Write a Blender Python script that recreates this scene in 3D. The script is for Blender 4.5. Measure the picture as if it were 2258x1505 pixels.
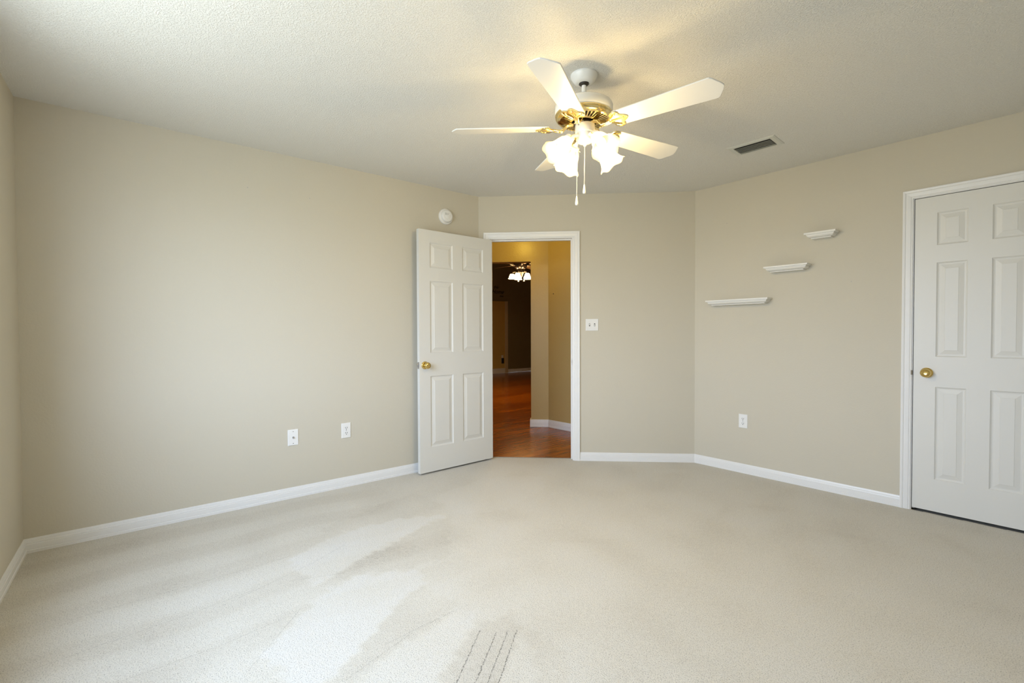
import bpy, bmesh, math
import numpy as np
from mathutils import Vector, Matrix
PI = math.pi
R = math.radians
scene = bpy.context.scene
COL = scene.collection
for o in list(bpy.data.objects):
    bpy.data.objects.remove(o)

# ------------------------------------------------------------------ camera
f_px = 1025.298
cam_d = bpy.data.cameras.new('camera')
cam = bpy.data.objects.new('camera', cam_d)
COL.objects.link(cam)
cam_d.sensor_fit = 'HORIZONTAL'
cam_d.sensor_width = 36.0
cam_d.lens = 36.0 * f_px / 2258.0
cam_d.clip_start = 0.05
CAM = Vector((3.5842, -2.4625, 1.1777))
yaw, pitch, roll = R(51.461), R(-1.0573), R(-0.2282)
F_ = Vector((-math.sin(yaw) * math.cos(pitch), math.cos(yaw) * math.cos(pitch), math.sin(pitch)))
R_ = Vector((math.cos(yaw), math.sin(yaw), 0))
U_ = R_.cross(F_)
R2 = R_ * math.cos(roll) + U_ * math.sin(roll)
U2 = -R_ * math.sin(roll) + U_ * math.cos(roll)
mw = Matrix((R2, U2, -F_)).transposed().to_4x4()
mw.translation = CAM
cam.matrix_world = mw
scene.camera = cam

# ------------------------------------------------------------------ exposure
scene.view_settings.view_transform = 'Standard'
scene.view_settings.look = 'None'
scene.view_settings.gamma = 1.0
scene.view_settings.use_curve_mapping = False
scene.view_settings.exposure = 0.13

# ------------------------------------------------------------------ world (overcast daylight outside)
SKY = 11.6
GROUND = 5.4
world = bpy.data.worlds.new('daylight')
scene.world = world
world.use_nodes = True
wn = world.node_tree.nodes
wl = world.node_tree.links
wn.clear()
wo = wn.new('ShaderNodeOutputWorld')
bg = wn.new('ShaderNodeBackground')
tc = wn.new('ShaderNodeTexCoord')
sp = wn.new('ShaderNodeSeparateXYZ')
rp = wn.new('ShaderNodeValToRGB')
mp = wn.new('ShaderNodeMapRange')
mp.inputs['From Min'].default_value = -0.25
mp.inputs['From Max'].default_value = 0.9
wl.new(tc.outputs['Generated'], sp.inputs[0])
wl.new(sp.outputs['Z'], mp.inputs['Value'])
wl.new(mp.outputs[0], rp.inputs[0])
rp.color_ramp.elements[0].position = 0.16
rp.color_ramp.elements[0].color = (GROUND * 0.90, GROUND * 1.0, GROUND * 1.04, 1)
rp.color_ramp.elements[1].position = 0.30
rp.color_ramp.elements[1].color = (SKY * 0.85, SKY * 1.0, SKY * 1.26, 1)
e = rp.color_ramp.elements.new(0.9)
e.color = (SKY * 0.74, SKY * 0.93, SKY * 1.25, 1)
wl.new(rp.outputs[0], bg.inputs['Color'])
bg.inputs['Strength'].default_value = 1.0
wl.new(bg.outputs[0], wo.inputs[0])

# window opening in the near wall, left of the camera and out of frame
H = 2.44
XB = 4.45                      # wall behind the camera
WX0, WX1, WZ0, WZ1 = 1.02, 2.95, 0.80, 2.20
pd = bpy.data.lights.new('window_daylight_portal', 'AREA')
pd.shape = 'RECTANGLE'
pd.size = WX1 - WX0
pd.size_y = WZ1 - WZ0
pd.cycles.is_portal = True
po = bpy.data.objects.new('window_daylight_portal', pd)
COL.objects.link(po)
po.location = ((WX0 + WX1) / 2, -2.9757 - 0.14, (WZ0 + WZ1) / 2)
po.rotation_euler = (R(90), 0, 0)     # faces +y, into the room
LAMP_W = 10.5                   # each fan bulb
WARM = (1.0, 0.76, 0.37)

# ------------------------------------------------------------------ room plan
L = 2.9757
TH = R(47.2395)
PH = R(2.6136)
A_ = 1.9616
cd = Vector((math.cos(TH), math.sin(TH)))
rd = Vector((math.cos(PH), math.sin(PH)))
cn = Vector((cd.y, -cd.x))
rn = Vector((rd.y, -rd.x))
C0 = Vector((0, -L))
C1 = Vector((0, 0))
C2 = cd * A_
C3 = C2 + rd * ((XB - C2.x) / rd.x)
C4 = Vector((XB, -L))
WT = 0.12

# ------------------------------------------------------------------ material helpers
def mat(name, col, rough=0.5, metal=0.0, spec=0.5, bump=None, noise=None, emit=None, coat=0):
    m = bpy.data.materials.new(name)
    m.use_nodes = True
    nt = m.node_tree
    b = nt.nodes['Principled BSDF']
    b.inputs['Base Color'].default_value = (*col, 1)
    b.inputs['Roughness'].default_value = rough
    b.inputs['Metallic'].default_value = metal
    b.inputs['Specular IOR Level'].default_value = spec
    b.inputs['Coat Weight'].default_value = coat
    t = nt.nodes.new('ShaderNodeTexCoord')
    if noise:
        sc, amt = noise
        n = nt.nodes.new('ShaderNodeTexNoise')
        n.inputs['Scale'].default_value = sc
        n.inputs['Detail'].default_value = 3
        nt.links.new(t.outputs['Object'], n.inputs['Vector'])
        mx = nt.nodes.new('ShaderNodeMix')
        mx.data_type = 'RGBA'
        mx.inputs['A'].default_value = (*[c * (1 - amt) for c in col], 1)
        mx.inputs['B'].default_value = (*[min(1, c * (1 + amt)) for c in col], 1)
        nt.links.new(n.outputs['Fac'], mx.inputs['Factor'])
        nt.links.new(mx.outputs['Result'], b.inputs['Base Color'])
    if bump:
        sc, dist, detail = bump
        n = nt.nodes.new('ShaderNodeTexNoise')
        n.inputs['Scale'].default_value = sc
        n.inputs['Detail'].default_value = detail
        nt.links.new(t.outputs['Object'], n.inputs['Vector'])
        bp = nt.nodes.new('ShaderNodeBump')
        bp.inputs['Strength'].default_value = 1.0
        bp.inputs['Distance'].default_value = dist
        nt.links.new(n.outputs['Fac'], bp.inputs['Height'])
        nt.links.new(bp.outputs['Normal'], b.inputs['Normal'])
    if emit:
        b.inputs['Emission Color'].default_value = (*emit[0], 1)
        b.inputs['Emission Strength'].default_value = emit[1]
    return m

M_wall = mat('beige_wall_paint', (0.605, 0.565, 0.466), 0.75, bump=(90, 0.0006, 2), noise=(1.5, 0.015), spec=0.25)
M_trim = mat('white_semi_gloss_trim', (0.82, 0.82, 0.81), 0.35, noise=(6, 0.01))
M_door = mat('white_door_paint', (0.725, 0.72, 0.68), 0.42, bump=(150, 0.0001, 3), noise=(4, 0.01))
M_plate = mat('white_plastic', (0.84, 0.84, 0.82), 0.3, noise=(30, 0.01))
M_dark = mat('dark_slot', (0.02, 0.02, 0.02), 0.5, noise=(40, 0.1))
M_brass = mat('polished_brass', (0.88, 0.72, 0.36), 0.14, metal=1.0, noise=(30, 0.05))
M_knob = mat('brass_knob', (0.74, 0.55, 0.20), 0.18, metal=1.0, noise=(30, 0.06))
M_steel = mat('steel_latch', (0.55, 0.55, 0.57), 0.3, metal=1.0, noise=(60, 0.08))
M_fanwhite = mat('white_fan_enamel', (0.82, 0.82, 0.79), 0.25, noise=(10, 0.01))
M_blade = mat('white_fan_blade', (0.80, 0.79, 0.75), 0.4, noise=(5, 0.02))
M_black = mat('black_motor_core', (0.03, 0.022, 0.015), 0.5, noise=(30, 0.2))
M_bronze = mat('dark_bronze', (0.006, 0.004, 0.003), 0.22, metal=0.0, spec=0.3, noise=(20, 0.2))
M_chain = mat('white_bead_chain', (0.75, 0.73, 0.66), 0.3, metal=0.2, noise=(200, 0.05))
M_screw = mat('screw_metal', (0.4, 0.4, 0.4), 0.35, metal=1.0, noise=(60, 0.1))
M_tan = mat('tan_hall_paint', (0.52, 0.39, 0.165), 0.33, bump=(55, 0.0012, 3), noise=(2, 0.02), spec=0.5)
M_far_dim = mat('far_wall_dim_tone', (0.22, 0.175, 0.085), 0.6, bump=(60, 0.0008, 2), noise=(2, 0.05))  # dim far room walls, the shade put into the colour
M_far_lit = mat('far_wall_lit_tone', (0.62, 0.44, 0.13), 0.5, bump=(60, 0.0008, 2), noise=(2, 0.03))  # lit section of the far wall, its brightness put into the colour
M_vent = mat('vent_enamel', (0.66, 0.66, 0.60), 0.4, noise=(20, 0.03))
M_louver = mat('vent_louver', (0.40, 0.41, 0.37), 0.4, noise=(20, 0.05))
M_shelf = mat('white_shelf_paint', (0.80, 0.79, 0.75), 0.45, noise=(10, 0.01))
M_outside = mat('exterior_wall', (0.4, 0.38, 0.33), 0.8, noise=(4, 0.05))
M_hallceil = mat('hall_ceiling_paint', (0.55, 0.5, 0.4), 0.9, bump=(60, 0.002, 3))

def ceiling_mat():
    m = mat('white_textured_ceiling', (0.79, 0.775, 0.72), 0.85, spec=0.2)
    nt = m.node_tree
    b = nt.nodes['Principled BSDF']
    t = nt.nodes.new('ShaderNodeTexCoord')
    n1 = nt.nodes.new('ShaderNodeTexNoise')
    n1.inputs['Scale'].default_value = 150
    n1.inputs['Detail'].default_value = 2.5
    n1.inputs['Roughness'].default_value = 0.55
    n1.inputs['Distortion'].default_value = 0.6
    nt.links.new(t.outputs['Object'], n1.inputs['Vector'])
    r = nt.nodes.new('ShaderNodeMapRange')
    r.interpolation_type = 'SMOOTHSTEP'
    r.inputs['From Min'].default_value = 0.42
    r.inputs['From Max'].default_value = 0.68
    nt.links.new(n1.outputs['Fac'], r.inputs['Value'])
    bp = nt.nodes.new('ShaderNodeBump')
    bp.inputs['Strength'].default_value = 1.0
    bp.inputs['Distance'].default_value = 0.0016
    nt.links.new(r.outputs[0], bp.inputs['Height'])
    nt.links.new(bp.outputs['Normal'], b.inputs['Normal'])
    return m
M_ceil = ceiling_mat()

GRV = [[(2.079, -1.432), (2.256, -1.65), (2.299, -1.705)], [(2.127, -1.386), (2.292, -1.596), (2.344, -1.664)],
       [(2.154, -1.352), (2.305, -1.547), (2.371, -1.63)], [(2.167, -1.314), (2.344, -1.537), (2.394, -1.602)]]
LNS = [[(1.27, -2.825), (1.245, -2.604), (1.225, -2.35), (1.183, -2.075)], [(0.959, -2.689), (0.952, -2.3), (0.935, -1.862)],
       [(1.534, -2.531), (1.535, -2.255), (1.504, -2.029)], [(1.245, -2.223), (1.088, -1.79), (0.984, -1.592)],
       [(1.753, -2.191), (1.484, -1.954)], [(1.204, -1.925), (1.292, -1.697)],
       [(2.009, -1.94), (1.926, -1.666), (1.897, -1.442)], [(1.921, -1.756), (1.906, -1.555), (1.904, -1.355)]]

def carpet_mat():
    m = mat('beige_cut_pile_carpet', (0.6, 0.57, 0.5), 0.95, spec=0.1)
    nt = m.node_tree
    b = nt.nodes['Principled BSDF']
    t = nt.nodes.new('ShaderNodeTexCoord')
    at = nt.nodes.new('ShaderNodeAttribute')
    at.attribute_name = 'pile'
    ramp = nt.nodes.new('ShaderNodeValToRGB')
    ramp.color_ramp.elements[0].position = 0.0
    ramp.color_ramp.elements[0].color = (0.30, 0.26, 0.20, 1)
    ramp.color_ramp.elements[1].position = 1.0
    ramp.color_ramp.elements[1].color = (0.67, 0.655, 0.62, 1)
    e = ramp.color_ramp.elements.new(0.5)
    e.color = (0.615, 0.580, 0.500, 1)
    e = ramp.color_ramp.elements.new(0.3)
    e.color = (0.545, 0.505, 0.425, 1)
    nt.links.new(at.outputs['Fac'], ramp.inputs[0])
    n = nt.nodes.new('ShaderNodeTexNoise')
    n.inputs['Scale'].default_value = 230
    n.inputs['Detail'].default_value = 2
    nt.links.new(t.outputs['Object'], n.inputs['Vector'])
    r = nt.nodes.new('ShaderNodeMapRange')
    r.inputs['From Min'].default_value = 0.28
    r.inputs['From Max'].default_value = 0.50
    r.inputs['To Min'].default_value = 0.58
    r.inputs['To Max'].default_value = 1.03
    nt.links.new(n.outputs['Fac'], r.inputs['Value'])
    # grooves pressed into the pile by the vacuum's wheels, broken up tuft by tuft
    def vm(op, a, b=None):
        v = nt.nodes.new('ShaderNodeVectorMath')
        v.operation = op
        nt.links.new(a, v.inputs[0])
        if b is not None:
            if isinstance(b, tuple):
                v.inputs[1].default_value = b
            else:
                nt.links.new(b, v.inputs[1])
        return v
    def mm(op, a, b, clamp=False):
        v = nt.nodes.new('ShaderNodeMath')
        v.operation = op
        v.use_clamp = clamp
        for k, q in enumerate((a, b)):
            if isinstance(q, (int, float)):
                v.inputs[k].default_value = q
            else:
                nt.links.new(q, v.inputs[k])
        return v.outputs[0]
    jn = nt.nodes.new('ShaderNodeTexNoise')
    jn.inputs['Scale'].default_value = 60
    nt.links.new(t.outputs['Object'], jn.inputs['Vector'])
    jo = vm('SUBTRACT', jn.outputs['Color'], (0.5, 0.5, 0.5))
    js = nt.nodes.new('ShaderNodeVectorMath')
    js.operation = 'SCALE'
    js.inputs['Scale'].default_value = 0.012
    nt.links.new(jo.outputs[0], js.inputs[0])
    jp = vm('ADD', t.outputs['Object'], js.outputs[0])
    jp = vm('MULTIPLY', jp.outputs[0], (1, 1, 0))
    bk = nt.nodes.new('ShaderNodeMapRange')
    bk.inputs['From Min'].default_value = 0.42
    bk.inputs['From Max'].default_value = 0.56
    bn = nt.nodes.new('ShaderNodeTexNoise')
    bn.inputs['Scale'].default_value = 110
    nt.links.new(t.outputs['Object'], bn.inputs['Vector'])
    nt.links.new(bn.outputs['Fac'], bk.inputs['Value'])
    total = None
    for pts_, wid, amp in [(g, 0.0029, 0.60) for g in GRV] + [(g, 0.0028, 0.20) for g in LNS]:
        for (x1, y1), (x2, y2) in zip(pts_, pts_[1:]):
            dx, dy = x2 - x1, y2 - y1
            q = dx * dx + dy * dy
            pa = vm('SUBTRACT', jp.outputs[0], (x1, y1, 0))
            dt = vm('DOT_PRODUCT', pa.outputs[0], (dx / q, dy / q, 0))
            cl = mm('ADD', dt.outputs['Value'], 0.0, True)
            sc = nt.nodes.new('ShaderNodeVectorMath')
            sc.operation = 'SCALE'
            sc.inputs[0].default_value = (dx, dy, 0)
            nt.links.new(cl, sc.inputs['Scale'])
            ds = vm('DISTANCE', pa.outputs[0], sc.outputs[0])
            g_ = mm('SUBTRACT', 1.0, mm('DIVIDE', ds.outputs['Value'], wid), True)
            g_ = mm('MULTIPLY', mm('MULTIPLY', g_, 1.8, True), amp)
            total = g_ if total is None else mm('MAXIMUM', total, g_)
    total = mm('MULTIPLY', total, mm('ADD', mm('MULTIPLY', bk.outputs[0], 0.75), 0.25))
    keep = mm('SUBTRACT', 1.0, total, True)
    fin = mm('MULTIPLY', keep, r.outputs[0])
    mul = nt.nodes.new('ShaderNodeVectorMath')
    mul.operation = 'SCALE'
    nt.links.new(ramp.outputs[0], mul.inputs[0])
    nt.links.new(fin, mul.inputs['Scale'])
    nt.links.new(mul.outputs[0], b.inputs['Base Color'])
    bp = nt.nodes.new('ShaderNodeBump')
    bp.inputs['Strength'].default_value = 0.6
    bp.inputs['Distance'].default_value = 0.0035
    nt.links.new(mm('MULTIPLY', n.outputs['Fac'], keep), bp.inputs['Height'])
    nt.links.new(bp.outputs['Normal'], b.inputs['Normal'])
    b.inputs['Sheen Weight'].default_value = 0.15
    return m
M_carpet = carpet_mat()

def wood_mat():
    m = mat('glossy_wood_planks', (0.3, 0.1, 0.02), 0.22, spec=0.5)
    nt = m.node_tree
    b = nt.nodes['Principled BSDF']
    t = nt.nodes.new('ShaderNodeTexCoord')
    mp = nt.nodes.new('ShaderNodeMapping')
    mp.inputs['Rotation'].default_value = (0, 0, R(90))
    nt.links.new(t.outputs['Object'], mp.inputs['Vector'])
    br = nt.nodes.new('ShaderNodeTexBrick')
    br.inputs['Scale'].default_value = 1.0
    br.inputs['Brick Width'].default_value = 1.1
    br.inputs['Row Height'].default_value = 0.125
    br.inputs['Mortar Size'].default_value = 0.0022
    br.inputs['Mortar Smooth'].default_value = 0.1
    br.inputs['Color1'].default_value = (0.42, 0.11, 0.004, 1)
    br.inputs['Color2'].default_value = (0.25, 0.052, 0.002, 1)
    br.inputs['Mortar'].default_value = (0.04, 0.012, 0.004, 1)
    br.offset_frequency = 2
    nt.links.new(mp.outputs[0], br.inputs['Vector'])
    mp2 = nt.nodes.new('ShaderNodeMapping')
    mp2.inputs['Scale'].default_value = (28, 2.2, 1)
    nt.links.new(t.outputs['Object'], mp2.inputs['Vector'])
    n = nt.nodes.new('ShaderNodeTexNoise')
    n.inputs['Scale'].default_value = 1.6
    n.inputs['Detail'].default_value = 6
    nt.links.new(mp2.outputs[0], n.inputs['Vector'])
    r = nt.nodes.new('ShaderNodeMapRange')
    r.inputs['From Min'].default_value = 0.3
    r.inputs['From Max'].default_value = 0.7
    r.inputs['To Min'].default_value = 0.55
    r.inputs['To Max'].default_value = 1.35
    nt.links.new(n.outputs['Fac'], r.inputs['Value'])
    mul = nt.nodes.new('ShaderNodeVectorMath')
    mul.operation = 'SCALE'
    nt.links.new(br.outputs['Color'], mul.inputs[0])
    nt.links.new(r.outputs[0], mul.inputs['Scale'])
    nt.links.new(mul.outputs[0], b.inputs['Base Color'])
    return m
M_wood = wood_mat()

def shade_mat(name, col, em):
    """frosted lit glass: scatters and passes the bulb's light, and glows with it"""
    m = bpy.data.materials.new(name)
    m.use_nodes = True
    nt = m.node_tree
    nt.nodes.clear()
    out = nt.nodes.new('ShaderNodeOutputMaterial')
    tr = nt.nodes.new('ShaderNodeBsdfTranslucent')
    tr.inputs['Color'].default_value = (*col, 1)
    gl = nt.nodes.new('ShaderNodeBsdfPrincipled')
    gl.inputs['Base Color'].default_value = (*col, 1)
    gl.inputs['Roughness'].default_value = 0.2
    tp = nt.nodes.new('ShaderNodeBsdfTransparent')
    tp.inputs['Color'].default_value = (1, 0.97, 0.9, 1)
    n = nt.nodes.new('ShaderNodeTexNoise')
    t = nt.nodes.new('ShaderNodeTexCoord')
    n.inputs['Scale'].default_value = 40
    nt.links.new(t.outputs['Object'], n.inputs['Vector'])
    bp = nt.nodes.new('ShaderNodeBump')
    bp.inputs['Distance'].default_value = 0.002
    nt.links.new(n.outputs['Fac'], bp.inputs['Height'])
    nt.links.new(bp.outputs[0], gl.inputs['Normal'])
    a = nt.nodes.new('ShaderNodeMixShader')
    a.inputs[0].default_value = 0.35
    nt.links.new(tr.outputs[0], a.inputs[1])
    nt.links.new(gl.outputs[0], a.inputs[2])
    b2 = nt.nodes.new('ShaderNodeMixShader')
    b2.inputs[0].default_value = 0.40
    nt.links.new(a.outputs[0], b2.inputs[1])
    nt.links.new(tp.outputs[0], b2.inputs[2])
    emn = nt.nodes.new('ShaderNodeEmission')
    emn.inputs['Color'].default_value = (1.0, 0.80, 0.46, 1)
    emn.inputs['Strength'].default_value = em
    ad = nt.nodes.new('ShaderNodeAddShader')
    nt.links.new(b2.outputs[0], ad.inputs[0])
    nt.links.new(emn.outputs[0], ad.inputs[1])
    nt.links.new(ad.outputs[0], out.inputs[0])
    return m
M_shade = shade_mat('frosted_ribbed_glass', (0.50, 0.42, 0.26), 0.12)
M_shade2 = shade_mat('white_glass', (1, 0.95, 0.85), 2.2)
M_bulb = mat('glowing_bulb', (1, 0.9, 0.7), 0.4, emit=((1.0, 0.80, 0.5), 9.0))

# ------------------------------------------------------------------ object helpers
def link(name, mesh, material=None, parent=None, smooth=False):
    o = bpy.data.objects.new(name, mesh)
    COL.objects.link(o)
    if material is not None:
        mesh.materials.append(material)
    if parent is not None:
        o.parent = parent
    if smooth:
        for p in mesh.polygons:
            p.use_smooth = True
    return o

def obj(name, bm, material=None, parent=None, smooth=False, bevel=0):
    bmesh.ops.recalc_face_normals(bm, faces=bm.faces)
    me = bpy.data.meshes.new(name)
    bm.to_mesh(me)
    bm.free()
    o = link(name, me, material, parent, smooth)
    if bevel:
        md = o.modifiers.new('bevel', 'BEVEL')
        md.width = bevel
        md.segments = 2
        md.limit_method = 'ANGLE'
        md.angle_limit = R(40)
    if smooth:
        try:
            me.set_sharp_from_angle(angle=R(40))
        except Exception:
            pass
    return o

def struct(o):
    o['kind'] = 'structure'
    return o

def thing(name, label, cat, loc=(0, 0, 0), rz=0, group=None):
    o = bpy.data.objects.new(name, None)
    COL.objects.link(o)
    o.location = loc
    o.rotation_euler = (0, 0, rz)
    o.empty_display_size = 0.1
    return tag(o, label, cat, group)

def tag(o, label, cat, group=None):
    o['label'] = label
    o['category'] = cat
    if group:
        o['group'] = group
    return o

def box(bm, x0, x1, y0, y1, z0, z1):
    v = [bm.verts.new((x, y, z)) for z in (z0, z1) for y in (y0, y1) for x in (x0, x1)]
    for f in ((0, 1, 3, 2), (4, 6, 7, 5), (0, 4, 5, 1), (2, 3, 7, 6), (0, 2, 6, 4), (1, 5, 7, 3)):
        bm.faces.new([v[i] for i in f])

def prism(bm, pts, z0, z1):
    a = [bm.verts.new((p[0], p[1], z0)) for p in pts]
    b = [bm.verts.new((p[0], p[1], z1)) for p in pts]
    n = len(pts)
    bm.faces.new(a[::-1])
    bm.faces.new(b)
    for i in range(n):
        j = (i + 1) % n
        bm.faces.new((a[i], a[j], b[j], b[i]))

def lathe(bm, prof, seg=48, mtx=None, cap0=True, cap1=True, flute=None):
    """prof: list of (r, z) revolved around z"""
    rings = []
    for k, (r, z) in enumerate(prof):
        ring = []
        for i in range(seg):
            a = 2 * PI * i / seg
            rr, zz = (r, z) if flute is None else flute(k, a, r, z)
            p = Vector((rr * math.cos(a), rr * math.sin(a), zz))
            if mtx is not None:
                p = mtx @ p
            ring.append(bm.verts.new(p))
        rings.append(ring)
    for a, b in zip(rings, rings[1:]):
        for i in range(seg):
            j = (i + 1) % seg
            bm.faces.new((a[i], a[j], b[j], b[i]))
    if cap0:
        bm.faces.new(rings[0][::-1])
    if cap1:
        bm.faces.new(rings[-1])
    return rings

def tube(bm, pts, rad, seg=12):
    pts = [Vector(p) for p in pts]
    rings = []
    prev = None
    for i, p in enumerate(pts):
        d = (pts[min(i + 1, len(pts) - 1)] - pts[max(i - 1, 0)]).normalized()
        if prev is None:
            u = d.orthogonal().normalized()
        else:
            u = (prev - d * prev.dot(d)).normalized()
        prev = u
        w = d.cross(u)
        r = rad[i] if isinstance(rad, (list, tuple)) else rad
        rings.append([bm.verts.new(p + (u * math.cos(2 * PI * k / seg) + w * math.sin(2 * PI * k / seg)) * r) for k in range(seg)])
    for a, b in zip(rings, rings[1:]):
        for i in range(seg):
            j = (i + 1) % seg
            bm.faces.new((a[i], a[j], b[j], b[i]))
    bm.faces.new(rings[0][::-1])
    bm.faces.new(rings[-1])

def axis_mtx(origin, d):
    """matrix taking +z to direction d at origin"""
    d = Vector(d).normalized()
    q = Vector((0, 0, 1)).rotation_difference(d)
    m = q.to_matrix().to_4x4()
    m.translation = Vector(origin)
    return m

# frames: local x runs right along the wall, local y into the wall, z up
def az(v):
    return math.atan2(v.y, v.x)
FL = (C1, az(Vector((0, 1))))
FC = (C1, az(cd))
FR = (C2, az(rd))
def onwall(frame, u, z=0.0):
    o, a = frame
    return (o.x + math.cos(a) * u, o.y + math.sin(a) * u, z), a

# ------------------------------------------------------------------ walls
def offset_poly(pts, t):
    n = len(pts)
    out = []
    for i in range(n):
        p0, p1, p2 = pts[i - 1], pts[i], pts[(i + 1) % n]
        d1 = (p1 - p0).normalized()
        d2 = (p2 - p1).normalized()
        n1 = Vector((-d1.y, d1.x))
        n2 = Vector((-d2.y, d2.x))
        b = (n1 + n2).normalized()
        out.append(p1 + b * (t / b.dot(n1)))
    return out
room = [C0, C1, C2, C3, C4]           # clockwise; left normal points outward
outer = offset_poly(room, WT)
def wall(name, i, openings, zt, material):
    a, b = room[i], room[(i + 1) % 5]
    ao, bo = outer[i], outer[(i + 1) % 5]
    d = (b - a).normalized()
    n = Vector((-d.y, d.x))
    ln = (b - a).length
    bm = bmesh.new()
    cur = 0
    inner_pt = lambda u: a + d * u
    outer_pt = lambda u: ao if u == 0 else (bo if u == ln else a + d * u + n * WT)
    def seg(u0, u1, z0, z1):
        prism(bm, [inner_pt(u0), inner_pt(u1), outer_pt(u1), outer_pt(u0)], z0, z1)
    for (u0, u1, z0, z1) in openings:
        seg(cur, u0, 0, zt)
        if z0 > 0:
            seg(u0, u1, 0, z0)
        seg(u0, u1, z1, zt)
        cur = u1
    seg(cur, ln, 0, zt)
    return struct(obj(name, bm, material))
DU0, DU1, DZ = 0.090, 0.880, 2.060      # rough opening of the entry door (chamfer wall)
RU0, RU1, RZ = 1.488, 2.134, 2.058      # closet door opening
wall('wall_left', 0, [], H, M_wall)
wall('wall_entry', 1, [(DU0, DU1, 0, DZ)], H, M_wall)
wall('wall_right', 2, [(RU0, RU1, 0, RZ)], H, M_wall)
wall('wall_back', 3, [], H, M_wall)
wall('wall_near', 4, [(XB - WX1, XB - WX0, WZ0, WZ1)], H, M_wall)
bm = bmesh.new()
prism(bm, outer, H, H + 0.1)
struct(obj('ceiling', bm, M_ceil))
# closet behind the right door (dark, closed)
bm = bmesh.new()
def rpt(u, out):
    return C2 + rd * u - rn * out
prism(bm, [rpt(RU0 - .02, WT), rpt(RU1 + .02, WT), rpt(RU1 + .02, WT + .03), rpt(RU0 - .02, WT + .03)], -0.02, RZ + 0.03)
struct(obj('wall_closet', bm, M_wall))

# ------------------------------------------------------------------ carpet
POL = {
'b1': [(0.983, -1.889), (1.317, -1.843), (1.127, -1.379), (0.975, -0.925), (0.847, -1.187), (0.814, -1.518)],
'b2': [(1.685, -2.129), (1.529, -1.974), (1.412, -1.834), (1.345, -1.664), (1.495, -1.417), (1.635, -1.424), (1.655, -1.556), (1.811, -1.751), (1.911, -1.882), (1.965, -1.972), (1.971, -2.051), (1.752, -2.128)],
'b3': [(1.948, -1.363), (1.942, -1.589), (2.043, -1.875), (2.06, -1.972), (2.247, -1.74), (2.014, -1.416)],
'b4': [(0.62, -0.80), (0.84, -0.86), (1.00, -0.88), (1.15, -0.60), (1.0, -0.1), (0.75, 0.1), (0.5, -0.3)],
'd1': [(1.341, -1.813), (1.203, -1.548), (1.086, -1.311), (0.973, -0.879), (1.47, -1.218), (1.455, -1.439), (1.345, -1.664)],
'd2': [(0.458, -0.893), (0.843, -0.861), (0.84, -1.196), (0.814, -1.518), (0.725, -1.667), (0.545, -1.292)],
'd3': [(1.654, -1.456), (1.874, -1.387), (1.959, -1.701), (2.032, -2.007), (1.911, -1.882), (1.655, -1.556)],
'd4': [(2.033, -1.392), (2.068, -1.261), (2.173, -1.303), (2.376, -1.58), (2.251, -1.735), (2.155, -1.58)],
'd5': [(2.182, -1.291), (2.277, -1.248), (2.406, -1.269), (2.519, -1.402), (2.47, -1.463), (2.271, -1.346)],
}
AMP = {'b1': .30, 'b2': .30, 'b3': .16, 'b4': .10, 'd1': -.12, 'd2': -.10, 'd3': -.13, 'd4': -.18, 'd5': -.14}
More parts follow.
